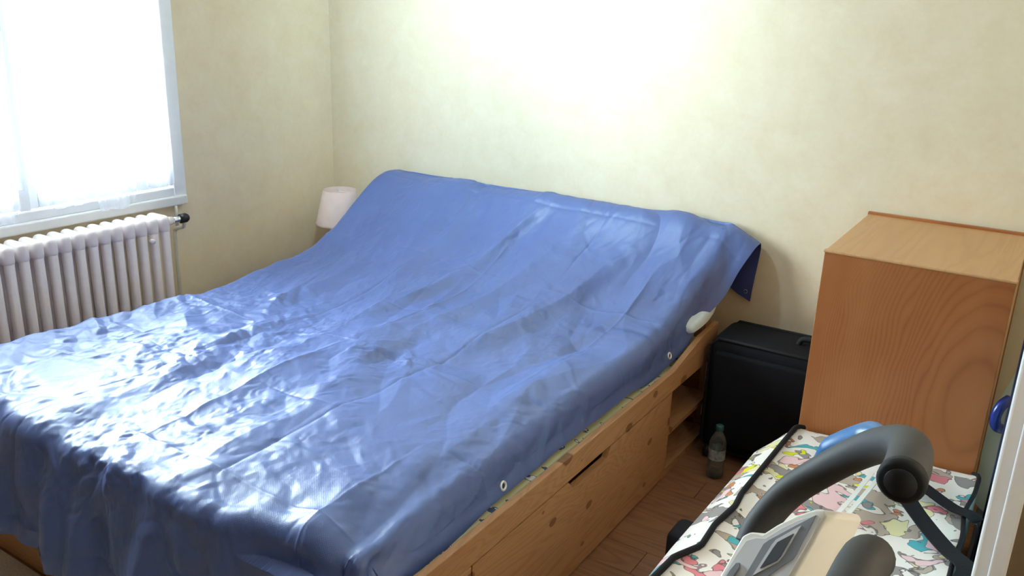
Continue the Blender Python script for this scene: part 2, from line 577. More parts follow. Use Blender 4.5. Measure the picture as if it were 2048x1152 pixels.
def curtain(y_hi, y_lo, lobes, label):
    """sheer panel; lobes = [(centre y, half width, hem z)], hem lifts between lobes"""
    ny, nz = 150, 60
    bm = bmesh.new()
    grid = []
    for i in range(ny + 1):
        y = y_lo + (y_hi - y_lo) * i / ny
        hem, best = 0.955, 0
        for cy, hw, hz in lobes:
            t = max(0.0, 1 - ((y - cy) / hw) ** 6) if abs(y - cy) < hw else 0
            t = t ** 0.5
            if t > best:
                best, hem = t, 0.955 + (hz - 0.955) * t
        hem += 0.004 * math.sin(y * 70)
        col = []
        for j in range(nz + 1):
            z = 2.16 + (hem - 2.16) * j / nz
            k = j / nz
            x = 0.036 + 0.009 * math.sin((y - y_lo) * 2 * math.pi / 0.105 + 0.6 * math.sin(z * 3)) + 0.005 * math.sin((y - y_lo) * 2 * math.pi / 0.047 + z * 2) + 0.012 * k * best
            col.append(bm.verts.new((x, y, z)))
        grid.append(col)
    for i in range(ny):
        for j in range(nz):
            bm.faces.new((grid[i][j], grid[i + 1][j], grid[i + 1][j + 1], grid[i][j + 1]))
    o = obj('sheer_curtain', bm, 'sheer_voile', None, True)
    tag(o, label, 'curtain', 'sheer curtains on the casements')
    bm = bmesh.new()
    tube(bm, [(0.040, y_lo - 0.006, 2.165), (0.040, y_hi + 0.006, 2.165)], 0.004, 8)
    obj('curtain_rod', bm, 'white_gloss', o, True)


curtain(-1.020, -1.635, [(-1.09, 0.080, 0.885), (-1.305, 0.095, 0.825), (-1.52, 0.105, 0.868)], 'white sheer curtain on the casement nearest the room corner')
curtain(-1.668, -2.30, [(-1.80, 0.11, 0.845), (-2.02, 0.10, 0.87), (-2.21, 0.09, 0.85)], 'white sheer curtain on the casement cut off by the left edge of the photo')

# ------------------------------------------------------------------ radiator
rad = empty('radiator', (0.12, -1.70, 0.0), 'white cast-iron column radiator under the window', 'radiator')


def section_mesh():
    bm = bmesh.new()
    for cx in (0.075, 0.155):                       # front and rear column
        for z0, z1 in ((0.13, 0.735),):
            box(bm, (cx - 0.017, -0.0165, z0), (cx + 0.017, 0.0165, z1), 0.011, 3)
    box(bm, (0.055, -0.0215, 0.715), (0.175, 0.0215, 0.792), 0.019, 4)
    box(bm, (0.055, -0.0215, 0.085), (0.175, 0.0215, 0.150), 0.019, 4)
    for z in (0.755, 0.118):
        tube(bm, [(0.115, -0.0275, z), (0.115, 0.0275, z)], 0.022, 14)
    return bm


PITCH, N_SEC = 0.0542, 22
first = obj('section', section_mesh(), 'radiator_paint', None, True)
for i in range(N_SEC):
    o = first if i == 0 else first.copy()
    if i: COL.objects.link(o)
    o.location = (0.0, -1.172 - i * PITCH, 0.0)
    o.parent = rad
    o.matrix_parent_inverse = Matrix.Translation(-rad.location)
for i in (0, N_SEC - 1):
    y = -1.172 - i * PITCH
    bm = bmesh.new(); box(bm, (0.10, y - 0.012, 0.0), (0.13, y + 0.012, 0.10), 0.004)
    obj('foot', bm, 'radiator_paint', rad)
bm = bmesh.new(); tube(bm, [(0.115, -1.146, 0.752), (0.115, -1.10, 0.752)], [0.022, 0.016], 14)
obj('end_plug', bm, 'radiator_paint', rad, True)
bm = bmesh.new(); tube(bm, [(0.172, -1.253, 0.70), (0.192, -1.253, 0.70)], 0.010, 12)
obj('bleed_screw', bm, 'radiator_paint', rad, True)
bm = bmesh.new(); tube(bm, [(0.115, -1.105, 0.752), (0.115, -1.075, 0.752), (0.115, -1.055, 0.752)], [0.013, 0.013, 0.016], 14)
vl = obj('valve', bm, 'chrome', rad, True)
bm = bmesh.new(); tube(bm, [(0.115, -1.062, 0.752), (0.115, -1.035, 0.752), (0.115, -1.024, 0.752)], [0.021, 0.021, 0.015], 14)
obj('valve_knob', bm, 'black_plastic', vl, True)
bm = bmesh.new(); tube(bm, catmull([(0.115, -1.046, 0.745), (0.110, -1.044, 0.715), (0.045, -1.036, 0.69), (0.030, -1.035, 0.64), (0.030, -1.033, 0.3), (0.030, -1.033, 0.0)], 6), 0.0085, 12)
obj('pipe', bm, 'pipe_paint', rad, True)
bm = bmesh.new(); tube(bm, [(0.032, -1.02, 0.70), (0.032, -1.02, 0.79)], 0.0075, 10)
obj('riser_pipe', bm, 'pipe_paint', rad, True)

# ------------------------------------------------------------------ bed
bed = empty('bed', (1.38, -1.12, 0), 'pine storage bed with drawer, side niche and headboard under the blue tarpaulin', 'bed')
BX0, BX1, BYF = 0.50, 2.255, -2.25
bxo('side_rail', (BX1 - 0.022, BYF, 0.3555), (BX1, -0.16, 0.437), 'bed_pine_y', bed, 0.003)
bxo('side_rail', (BX0, BYF, 0.0), (BX0 + 0.022, -0.16, 0.437), 'bed_pine_y', bed, 0.003)
# drawer with a hand slot cut in its upper edge
dr = bpy.data.objects.new('drawer', None); COL.objects.link(dr)
bm = bmesh.new()
X = BX1 - 0.001
poly = [(-1.868, 0.008), (-0.622, 0.008), (-0.622, 0.352), (-1.108, 0.352), (-1.130, 0.318), (-1.350, 0.318), (-1.384, 0.352), (-1.868, 0.352)]
prism(bm, [(X, y, z) for y, z in poly], Vector((-0.020, 0, 0)))
bpy.data.objects.remove(dr)
dr = obj('drawer', bm, 'bed_pine_y', bed)
bxo('drawer_box', (1.75, -1.85, 0.03), (X - 0.021, -0.64, 0.22), 'bed_pine_y', dr)
bxo('end_panel', (BX1 - 0.022, BYF, 0.0), (BX1, -1.874, 0.354), 'bed_pine_y', bed, 0.003)
# open niche at the head end
bxo('niche_divider', (1.78, -0.616, 0.0), (BX1 - 0.004, -0.596, 0.362), 'bed_pine_x', bed)
bxo('niche_back', (1.76, -0.596, 0.0), (1.78, -0.16, 0.362), 'bed_pine_y', bed)
bxo('niche_shelf', (1.78, -0.596, 0.170), (BX1 - 0.006, -0.16, 0.188), 'bed_pine_y', bed)
bxo('niche_shelf', (1.78, -0.596, 0.0), (BX1 - 0.004, -0.16, 0.030), 'bed_pine_y', bed)
bxo('foot_panel', (BX0, BYF - 0.0, 0.0), (BX1 - 0.023, BYF + 0.022, 0.437), 'bed_pine_x', bed, 0.003)
bxo('slat_base', (BX0 + 0.03, BYF + 0.03, 0.350), (BX1 - 0.07, -0.16, 0.361), 'bed_pine_x', bed)
# bookcase headboard
bm = bmesh.new()
box(bm, (BX0, -0.105, 0), (BX0 + 0.022, -0.035, 0.85)); box(bm, (BX1 - 0.084, -0.095, 0), (BX1 - 0.075, -0.035, 0.83))
box(bm, (BX0 + 0.022, -0.05, 0.0), (BX1 - 0.084, -0.03, 0.85)); box(bm, (BX0 + 0.01, -0.095, 0.83), (BX1 - 0.075, -0.035, 0.848))
box(bm, (BX0 + 0.022, -0.105, 0.36), (BX1 - 0.084, -0.09, 0.84))
obj('headboard', bm, 'bed_pine_x', bed)
bm = bmesh.new()
prism(bm, [(BX1, -0.60, 0.437), (BX1, -0.16, 0.437), (BX1, -0.16, 0.50), (BX1, -0.34, 0.49)], Vector((-0.022, 0, 0)))
obj('side_cheek', bm, 'bed_pine_y', bed)

# mattress
bm = bmesh.new()
box(bm, (BX0 + 0.04, -2.10, 0.362), (2.172, -0.165, 0.502), 0.05, 4)
mat_o = obj('mattress', bm, 'patterned_sheet', None, True)
bm = bmesh.new(); box(bm, (BX0 + 0.03, -2.13, 0.364), (2.226, -0.17, 0.422), 0.012, 3)
obj('mattress_border', bm, 'patterned_sheet', mat_o, True)
tag(mat_o, 'mattress with a pale yellow patterned sheet, a strip showing below the tarpaulin edge', 'mattress')


def pillow(cx, cy, cz, lx, ly, lz, tilt, label):
    bm = bmesh.new()
    n = 20
    vs = {}
    for s in (1, -1):
        for i in range(n + 1):
            for j in range(n + 1):
                u, v = -1 + 2 * i / n, -1 + 2 * j / n
                if s == -1 and (i in (0, n) or j in (0, n)):
                    vs[s, i, j] = vs[1, i, j]; continue
                th = (max(0, 1 - u ** 4) * max(0, 1 - v ** 4)) ** 0.5
                pinch = 1 - 0.06 * (u * u * v * v)
                x, y = u * lx / 2 * pinch * (1 - 0.05 * (1 - u * u) * 0), v * ly / 2 * pinch
                z = s * th * lz / 2 * (1 + 0.06 * math.sin(5 * u + 3 * v))
                y2 = y * math.cos(tilt) - z * math.sin(tilt)
                z2 = y * math.sin(tilt) + z * math.cos(tilt)
                vs[s, i, j] = bm.verts.new((cx + x, cy + y2, cz + z2))
    for s in (1, -1):
        for i in range(n):
            for j in range(n):
                q = [vs[s, i, j], vs[s, i + 1, j], vs[s, i + 1, j + 1], vs[s, i, j + 1]]
                bm.faces.new(q if s == 1 else list(reversed(q)))
    o = obj('pillow', bm, 'pillow_cotton', None, True)
    return tag(o, label, 'pillow', 'pillows under the tarpaulin')


pillow(1.925, -0.275, 0.548, 0.66, 0.26, 0.085, math.radians(14), 'pale blue pillow poking out below the tarpaulin beside the black suitcase')
pillow(0.93, -0.33, 0.60, 0.66, 0.42, 0.12, math.radians(24), 'pale blue pillow hidden under the tarpaulin on the window side of the bed')

# ------------------------------------------------------------------ tarpaulin


def vnoise(x, y, seed):
    g = np.random.default_rng(seed).random((256, 256))
    xi, yi = np.floor(x).astype(int), np.floor(y).astype(int)
    fx, fy = x - xi, y - yi
    fx = fx * fx * (3 - 2 * fx); fy = fy * fy * (3 - 2 * fy)
    a = g[xi % 256, yi % 256]; b = g[(xi + 1) % 256, yi % 256]
    c = g[xi % 256, (yi + 1) % 256]; d = g[(xi + 1) % 256, (yi + 1) % 256]
    return (a * (1 - fx) + b * fx) * (1 - fy) + (c * (1 - fx) + d * fx) * fy


def smooth(t):
    t = np.clip(t, 0, 1)
    return t * t * (3 - 2 * t)


NU, NV = 560, 800
XL, XR = 0.50, 2.145                       # supported width
OL, OR = 0.15, 0.155                       # overhang left and right
L_BACK, L_TOP, L_FOOT = 0.27, 2.10, 0.46   # sheet lengths: behind the headboard, on top, hanging at the foot
U = np.linspace(XL - OL, XR + OR, NU)
V = np.linspace(-L_BACK, L_TOP + L_FOOT, NV)
UU, VV = np.meshgrid(U, V)                 # VV = 0 at the back edge of the headboard top (y = -0.035)
YB = -0.035

# top profile on the left and right side, (y, z)
prof_l = np.array([(-0.035, .882), (-0.12, .884), (-0.20, .855), (-0.34, .775), (-0.50, .672), (-0.62, .608), (-0.75, .572), (-0.95, .556), (-1.3, .552), (-2.3, .552)])
prof_r = np.array([(-0.035, .882), (-0.10, .880), (-0.145, .825), (-0.20, .752), (-0.28, .682), (-0.38, .622), (-0.50, .582), (-0.62, .565), (-0.80, .555), (-1.3, .550), (-2.3, .550)])


def prof(p, y):
    from numpy import interp
    k = np.linspace(-2.3, -0.035, 400)
    z = interp(k, p[::-1, 0], p[::-1, 1])
    ker = np.ones(13) / 13
    z = np.convolve(np.pad(z, 6, mode='edge'), ker, 'valid')
    return interp(y, k, z)


xs = np.clip(UU, XL, XR)
fr = smooth((xs - XL) / (XR - XL))
top_v = np.clip(VV, 0, None)
# foot line bows outwards in the middle
yfoot = -2.135 - 0.085 * smooth((2.16 - xs) / 0.55) * smooth((xs - 0.35) / 0.35) + 0.012 * np.sin(xs * 17)
y_top = np.maximum(YB - top_v, yfoot)
zl, zr = prof(prof_l, y_top), prof(prof_r, y_top)
z_top = zl * (1 - fr) + zr * fr
# amount past the foot line, past the sides, and past the back
dv = np.clip((yfoot - (YB - VV)), 0, None)
du = np.clip(UU - XR, 0, None) * (1 + 0.16 * smooth((-0.14 - y_top) / 0.08) * smooth((y_top + 0.62) / 0.25) - 0.13 * smooth((-0.70 - y_top) / 0.2) * smooth((y_top + 1.95) / 0.25)); dl = np.clip(XL - UU, 0, None)
db = np.clip(-VV, 0, None)
widen = 0.062 * smooth((y_top + 0.36) / 0.30) * (xs - XL) / (XR - XL)
side_sag = 0.018 * (vnoise(xs * 3.2, y_top * 3.2, 5) - 0.5)
z_top = z_top + side_sag * smooth((-0.1 - y_top) / 0.25)
# gentle drop towards the foot line and the right edge
z_top = z_top - 0.012 * smooth((yfoot + 0.12 - y_top) / 0.12) - 0.010 * smooth((UU - (XR - 0.12)) / 0.12) * smooth((-0.45 - y_top) / 0.3)

# hang angle: on the mattress sides hang steeply, beside the headboard they only droop
steep = smooth((-0.05 - y_top) / 0.22)
th_r = np.radians(28 + 47 * steep)
th_l = np.radians(34 + 30 * steep)


def hang(d, th, rad):
    """out, down after bending through th with bend radius rad"""
    arc = rad * th
    a = np.minimum(d / rad, th)
    out = rad * np.sin(a) + np.clip(d - arc, 0, None) * np.cos(th)
    dn = rad * (1 - np.cos(a)) + np.clip(d - arc, 0, None) * np.sin(th)
    return out, dn


both = np.sqrt(du ** 2 + dv ** 2)
ang = np.arctan2(dv, du + 1e-9)
o_r, d_r = hang(du, th_r, 0.05)
o_l, d_l = hang(dl, th_l, 0.05)
o_f, d_f = hang(dv, np.radians(82.0) * np.ones_like(dv), 0.055)
PX = xs + o_r - o_l + widen
PY = y_top.copy()
PZ = z_top - d_r - d_l
infoot = dv > 0
# folds of the hanging foot part
fold = 0.020 * np.sin(UU * 2 * np.pi / 0.31 + 1.0 + 1.2 * vnoise(UU * 3, VV * 1.5, 9)) + 0.010 * np.sin(UU * 2 * np.pi / 0.13 + 2.2 * vnoise(UU * 5, VV * 2, 19))
fold = fold * smooth(dv / 0.30)
PY = np.where(infoot, yfoot - o_f - fold - 0.03 * smooth(dv / 0.4), PY)
PZ = np.where(infoot, z_top - d_f - (d_r + d_l) * np.exp(-dv / 0.10), PZ)
# foot corner: sheet past the mattress corner wraps round it
cor = (dv > 0) & (du > 0)
oc, dc = hang(both, np.radians(80.0) * np.ones_like(both), 0.05)
PX = np.where(cor, XR + oc * np.cos(ang) * 1.0, PX)
PY = np.where(cor, yfoot - (oc + 0.03 * smooth(dv / 0.4)) * np.sin(ang) - fold * np.sin(ang), PY)
PZ = np.where(cor, z_top - np.maximum(dc, d_f), PZ)
# flap behind the headboard
back = VV < 0
over = smooth(np.clip(du + dl, 0, 1) / 0.1)
PY = np.where(back, YB + 0.022 * np.sin(np.clip(db / 0.03, 0, np.pi / 2)) - 0.02 * smooth((db - 0.05) / 0.2) * over * 0.6, PY)
PZ = np.where(back, z_top - np.clip(db - 0.006, 0, None) - d_r - d_l + 0.10 * np.clip(du, 0, .2) * smooth(db / .2), PZ)
PX = np.where(back, PX - 0.06 * np.clip(db, 0, None) * over, PX)

P = np.stack([PX, PY, PZ], -1)
# normals of the smooth sheet
du_ = np.gradient(P, axis=1); dv_ = np.gradient(P, axis=0)
N = np.cross(dv_, du_)
N /= np.linalg.norm(N, axis=-1, keepdims=True) + 1e-12


def tri_wave(t):
    return np.abs((t % 1.0) - 0.5) * 2


H = np.zeros_like(UU)
# long soft folds running from headboard to foot
wand = 0.10 * (vnoise(UU * 1.3 + 4, VV * 1.6, 21) - 0.5) + 0.035 * (vnoise(UU * 5, VV * 5, 22) - 0.5)
for x0, wd, am, v0, v1, sl in ((0.78, .05, .010, .2, 1.3, .10), (1.06, .04, .012, .05, .9, -.10), (1.30, .035, .016, .03, 1.0, -.16), (1.52, .06, .016, .2, 1.7, -.10), (1.78, .05, .018, .15, 1.3, -.14), (1.98, .05, .014, .1, 1.0, -.06), (2.02, .06, .012, .7, 2.1, .02), (1.40, .05, .012, .9, 2.1, -.05), (0.95, .05, .010, .9, 2.0, .05), (1.15, .03, .010, 1.0, 1.9, -.15)):
    c = x0 + sl * (VV - 0.5) + wand
    e = smooth((VV - v0) / 0.2) * smooth((v1 - VV) / 0.3)
    t = (UU - c) / wd
    H += 0.75 * am * e * (np.exp(-np.abs(t) ** 1.25) - 0.5 * np.exp(-np.abs((t - 1.4) / 1.1) ** 1.4))
# crumple: flat facets meeting in sharp creases, several sizes, patchy


def facets(cell, aspect, ang, seed, warp=0.55):
    ca, sa = math.cos(ang), math.sin(ang)
    a = (ca * UU + sa * VV) / cell; b = (-sa * UU + ca * VV) / (cell * aspect)
    a = a + warp * (vnoise(a * 0.7 + 9, b * 0.7, seed + 1) - 0.5) * 2
    b = b + warp * (vnoise(a * 0.7, b * 0.7 + 5, seed + 2) - 0.5) * 2
    g = np.random.default_rng(seed).random((256, 256)) - 0.5
    ai, bi = np.floor(a).astype(int), np.floor(b).astype(int)
    fa, fb = a - ai, b - bi
    h00 = g[ai % 256, bi % 256]; h10 = g[(ai + 1) % 256, bi % 256]
    h01 = g[ai % 256, (bi + 1) % 256]; h11 = g[(ai + 1) % 256, (bi + 1) % 256]
    lo = h00 + fa * (h10 - h00) + fb * (h11 - h10)
    hi = h00 + fb * (h01 - h00) + fa * (h11 - h01)
    return np.where(fa > fb, lo, hi) * cell


def patch(freq, seed, lo, wd=0.25):
    return smooth((vnoise(UU * freq + seed, VV * freq - seed, seed) - lo) / wd)


zone = smooth((VV - 0.85) / 0.6) * smooth((1.95 - UU) / 0.6)       # most handled half, near the window
H += 0.19 * facets(0.17, 2.2, 0.12, 401)
H += 0.22 * facets(0.10, 2.0, -0.25, 402) * (0.35 + 0.65 * patch(4, 71, 0.35))
H += 0.24 * facets(0.060, 1.6, 0.5, 403) * (0.2 + 0.8 * patch(4.5, 72, 0.42)) * (0.45 + 0.8 * zone)
H += 0.32 * facets(0.034, 1.5, -0.7, 404) * (0.15 + 0.85 * patch(5, 73, 0.42)) * (0.40 + 0.8 * zone)
H += 0.34 * facets(0.021, 1.5, 1.1, 405) * (0.2 + 0.8 * patch(6, 74, 0.42)) * (0.40 + 0.7 * zone)
H += 0.22 * facets(0.012, 1.4, 0.3, 407) * (0.3 + 0.7 * patch(7, 76, 0.40)) * (0.5 + 0.5 * zone)
H += 0.20 * zone * facets(0.075, 1.3, 0.9, 406) * patch(5, 75, 0.35)
# packing creases: a grid of thin ridges and grooves
for i, u0 in enumerate(np.arange(0.36, 2.35, 0.33)):
    t = (UU - u0 - 0.01 * (vnoise(VV * 3, UU * 0 + i, 50) - 0.5)) / 0.006
    H += (0.0036 if i % 2 else -0.0036) * np.exp(-np.abs(t)) * smooth((vnoise(VV * 4, UU * 0 + i, 51) - 0.25) / 0.3)
for i, v0 in enumerate(np.arange(0.10, 2.6, 0.40)):
    t = (VV - v0 - 0.012 * (vnoise(UU * 3, VV * 0 + i, 52) - 0.5)) / 0.006
    H += (0.0036 if i % 2 else -0.0036) * np.exp(-np.abs(t)) * smooth((vnoise(UU * 4, VV * 0 + i, 53) - 0.25) / 0.3)
# puckers along the foot line
puck = np.exp(-((VV - (YB - yfoot)) / 0.07) ** 2)
H += puck * 0.014 * (vnoise(UU * 14, VV * 9, 61) - 0.5) * 1.6
edge = np.minimum.reduce([UU - U[0], U[-1] - UU, VV - V[0], V[-1] - VV])
H *= 0.35 + 0.65 * smooth(edge / 0.06)
H = np.where(back, H * 0.25, H)
P = P + N * H[..., None]
# keep the sheet off what it covers
P[..., 2] = np.where((~back) & (dv == 0) & (du == 0) & (dl == 0) & (y_top < -0.6), np.maximum(P[..., 2], 0.506), P[..., 2])
P[..., 1] = np.where(back, np.clip(P[..., 1], -0.032, -0.006), P[..., 1])
P[..., 2] = np.where((VV >= 0) & (VV < 0.06) & (du == 0) & (dl == 0), np.maximum(P[..., 2], 0.866), P[..., 2])
P[..., 1] = np.where(dv > 0.12, np.minimum(P[..., 1], BYF - 0.006), P[..., 1])
P[..., 2] = np.maximum(P[..., 2], 0.02)
# the sheet's lower left corner at the foot is drawn up
lift = smooth((0.86 - UU) / 0.22) * smooth((dv - 0.12) / 0.3)
P[..., 2] += 0.16 * lift

idx = np.arange(NU * NV).reshape(NV, NU)
quads = np.stack([idx[:-1, :-1], idx[1:, :-1], idx[1:, 1:], idx[:-1, 1:]], -1).reshape(-1, 4)


def sheet_object(name, P, quads, uv, mat, parent=None):
    me = bpy.data.meshes.new(name)
    nv, nf = P.reshape(-1, 3).shape[0], len(quads)
    me.vertices.add(nv); me.vertices.foreach_set('co', P.reshape(-1).astype(np.float32))
    me.loops.add(nf * 4); me.loops.foreach_set('vertex_index', quads.reshape(-1).astype(np.int32))
    me.polygons.add(nf)
    me.polygons.foreach_set('loop_start', np.arange(0, nf * 4, 4, dtype=np.int32))
    me.polygons.foreach_set('use_smooth', np.ones(nf, dtype=bool))
    me.update(calc_edges=True)
    l = me.uv_layers.new(name='UVMap')
    l.data.foreach_set('uv', uv[quads.reshape(-1)].reshape(-1).astype(np.float32))
    me.materials.append(MATS[mat])
    me.validate()
    o = bpy.data.objects.new(name, me)
    COL.objects.link(o)
    if parent is not None:
        o.parent = parent
    return o


uv = np.stack([UU, VV], -1).reshape(-1, 2)
tarp = sheet_object('tarpaulin', P, quads, uv, 'tarpaulin')
tag(tarp, 'crumpled blue plastic tarpaulin spread over the whole bed', 'tarpaulin')
# welded hem: a doubled strip just above the border
HW = 16


def hem_strip(sub):
    q = np.stack([sub[:-1, :-1], sub[1:, :-1], sub[1:, 1:], sub[:-1, 1:]], -1).reshape(-1, 4)
    used, inv = np.unique(q, return_inverse=True)
    Pn = (P + N * 0.0016).reshape(-1, 3)[used]
    o = sheet_object('hem', Pn, inv.reshape(-1, 4), uv[used], 'tarpaulin', tarp)
    return o


hem_strip(idx[:, -HW:]); hem_strip(idx[:, :HW]); hem_strip(idx[:HW, HW:-HW]); hem_strip(idx[-HW:, HW:-HW])


def grommet(u, v):
    i = int(np.argmin(np.abs(U - u))); j = int(np.argmin(np.abs(V - v)))
    p, n = Vector(P[j, i]), Vector(N[j, i])
    q = n.to_track_quat('Z', 'Y')
    bm = bmesh.new()
    prof_ = [(0.0070, -0.0022), (0.0082, 0.0034), (0.0110, 0.0046), (0.0142, 0.0032), (0.0148, -0.001), (0.0070, -0.0022)]
    lathe(bm, prof_, (0, 0, 0), 20)
    for vv in bm.verts:
        vv.co = p + q @ (vv.co + Vector((0, 0, 0.002)))
    g = obj('grommet', bm, 'grommet_metal', tarp, True)
    bm = bmesh.new()
    lathe(bm, [(0.0001, 0.0030), (0.0076, 0.0030)], (0, 0, 0), 16)
    for vv in bm.verts:
        vv.co = p + q @ (vv.co)
    obj('grommet_hole', bm, 'navy_edge', g)


UEDGE, LEDGE = XR + OR - 0.028, XL - OL + 0.028
for v in (-L_BACK + 0.03, 0.52, 1.63, 2.50):
    grommet(UEDGE, v)
for v in (0.66, 1.63):
    grommet(LEDGE, v)

# ------------------------------------------------------------------ nightstand and lamp
ns = empty('nightstand', (0.25, -0.24, 0), 'small pine nightstand in the corner behind the bed, mostly hidden', 'nightstand')
bxo('body', (0.07, -0.42, 0.04), (0.43, -0.05, 0.36), 'bed_pine_x', ns, 0.004)
bxo('top', (0.055, -0.435, 0.36), (0.445, -0.04, 0.382), 'bed_pine_x', ns, 0.004)
bxo('plinth', (0.08, -0.40, 0.0), (0.42, -0.06, 0.04), 'bed_pine_x', ns)
LX, LY = 0.253, -0.22
lamp = empty('table_lamp', (LX, LY, 0.382), 'table lamp with a pale pink cone shade in the corner by the headboard', 'lamp')
bm = bmesh.new()
lathe(bm, [(0.001, 0.383), (0.055, 0.383), (0.057, 0.395), (0.030, 0.41), (0.045, 0.46), (0.050, 0.50), (0.030, 0.55), (0.012, 0.585), (0.010, 0.64), (0.001, 0.64)], (LX, LY, 0), 28)
obj('base', bm, 'ceramic', lamp, True)
SZ0, SZ1, SR0, SR1 = 0.598, 0.775, 0.122, 0.083
bm = bmesh.new()
seg = 48
lathe(bm, [(SR0, SZ0), (SR0 + 0.003, SZ0 + 0.006), (SR0, SZ0 + 0.012), (SR1, SZ1), (SR1 - 0.003, SZ1), (SR0 - 0.004, SZ0 + 0.006), (SR0, SZ0)], (LX, LY, 0), seg)
sh = obj('lamp_shade', bm, 'lampshade', lamp, True)


def shade_pt(a, z, out=0.0012):
    r = SR0 + (SR1 - SR0) * (z - SZ0) / (SZ1 - SZ0) + out
    return Vector((LX + r * math.cos(a), LY + r * math.sin(a), z))


for k, a0 in enumerate(np.linspace(math.radians(-165), math.radians(150), 8)):   # dark cut motifs near the rim
    bm = bmesh.new()
    base_z = SZ0 + 0.026
    pts = []
    for t in range(14):
        th = 2 * math.pi * t / 14
        rr = 1 + 0.35 * math.cos(3 * th + k)
        pts.append(shade_pt(a0 + 0.11 * rr * math.cos(th), base_z + 0.011 * rr * math.sin(th)))
    vs = [bm.verts.new(p) for p in pts]
    bm.faces.new(vs)
    obj('motif', bm, 'lampshade_motif', sh)
bm = bmesh.new()
tube(bm, [(LX, LY, 0.63), (LX, LY, 0.772)], 0.0022, 8)
for s in range(3):
    a = s * 2 * math.pi / 3 + 0.4
    tube(bm, [(LX, LY, 0.765), (LX + (SR1 - 0.004) * math.cos(a), LY + (SR1 - 0.004) * math.sin(a), 0.765)], 0.0016, 6)
obj('shade_carrier', bm, 'white_ribbon', lamp)

# ------------------------------------------------------------------ ceiling spotlight turned to the wall (above the picture's top edge)
SPX, SPY, SPZ = 1.38, -1.15, 2.33
aim = (Vector((1.20, 0.0, 1.80)) - Vector((SPX, SPY, SPZ))).normalized()
spt = empty('ceiling_spotlight', (SPX, SPY, CZ), 'white ceiling spotlight turned to the wall behind the bed, above the photo', 'lamp')
bm = bmesh.new(); lathe(bm, [(0.001, -0.03), (0.045, -0.03), (0.05, -0.02), (0.05, -0.001)], (SPX, SPY, CZ), 24)
obj('ceiling_rose', bm, 'white_gloss', spt, True)
bm = bmesh.new(); tube(bm, [(SPX, SPY, CZ - 0.02), (SPX, SPY, SPZ + 0.02)], 0.008, 10)
obj('arm', bm, 'white_gloss', spt, True)
bm = bmesh.new()
q = aim.to_track_quat('Z', 'Y')
lathe(bm, [(0.001, -0.07), (0.03, -0.065), (0.042, -0.02), (0.052, 0.05), (0.049, 0.05), (0.038, -0.02), (0.001, -0.04)], (0, 0, 0), 28)
for v in bm.verts:
    v.co = q @ v.co + Vector((SPX, SPY, SPZ))
obj('spot_head', bm, 'white_gloss', spt, True)
ld = bpy.data.lights.new('spot_bulb', 'SPOT')
ld.energy = 71.0
ld.color = (0.57, 0.85, 1.0)
ld.spot_size = math.radians(118)
ld.spot_blend = 1.0
ld.shadow_soft_size = 0.04
lo = bpy.data.objects.new('spot_bulb', ld)
COL.objects.link(lo)
lo.location = Vector((SPX, SPY, SPZ)) + aim * 0.06
lo.rotation_euler = (-aim).to_track_quat('Z', 'Y').to_euler()

# ------------------------------------------------------------------ wall lamp at the right, outside the picture
wl = empty('wall_lamp', (RX, -2.35, 1.85), 'small warm wall lamp on the right wall, outside the photo', 'lamp')
bxo('wall_plate', (RX - 0.02, -2.40, 1.80), (RX - 0.001, -2.30, 1.90), 'white_gloss', wl, 0.004)
bm = bmesh.new(); tube(bm, catmull([(RX - 0.015, -2.35, 1.85), (RX - 0.08, -2.35, 1.83), (RX - 0.12, -2.35, 1.87)], 6), 0.008, 10)
obj('arm', bm, 'white_gloss', wl, True)
bm = bmesh.new(); lathe(bm, [(0.07, 0.02), (0.045, 0.14), (0.043, 0.14), (0.068, 0.02)], (RX - 0.12, -2.35, 1.87), 28)
obj('lamp_shade', bm, 'lampshade', wl, True)
l2 = bpy.data.lights.new('wall_lamp_bulb', 'POINT')
l2.energy = 9.0
l2.color = (1.0, 0.86, 0.70)
l2.shadow_soft_size = 0.04
lo2 = bpy.data.objects.new('wall_lamp_bulb', l2)
COL.objects.link(lo2); lo2.location = (RX - 0.12, -2.35, 1.87)

# ------------------------------------------------------------------ suitcase
sc = empty('suitcase', (2.5, -0.22, 0), 'black fabric suitcase standing between the bed and the wooden cabinet', 'suitcase')
bm = bmesh.new(); box(bm, (2.285, -0.345, 0.035), (2.715, -0.085, 0.500), 0.035, 4)
bd = obj('body', bm, 'black_fabric', sc, True)
bm = bmesh.new(); box(bm, (2.315, -0.368, 0.08), (2.690, -0.335, 0.455), 0.014, 3)
obj('front_pocket', bm, 'black_fabric', bd, True)
bm = bmesh.new()
c = 0.03
rect = [(2.29 + c, 0.04), (2.71 - c, 0.04), (2.71, 0.04 + c), (2.71, 0.497 - c), (2.71 - c, 0.497), (2.29 + c, 0.497), (2.29, 0.497 - c), (2.29, 0.04 + c), (2.29 + c, 0.04)]
tube(bm, [(x, -0.335, z) for x, z in rect], 0.0065, 8)
tube(bm, [(x, -0.095, z) for x, z in rect], 0.0065, 8)
obj('piping', bm, 'black_rubber', bd, True)
bm = bmesh.new(); tube(bm, catmull([(2.585, -0.21, 0.497), (2.60, -0.21, 0.522), (2.65, -0.21, 0.524), (2.695, -0.21, 0.522), (2.708, -0.21, 0.497)], 5), 0.011, 10)
obj('handle', bm, 'black_rubber', sc, True)
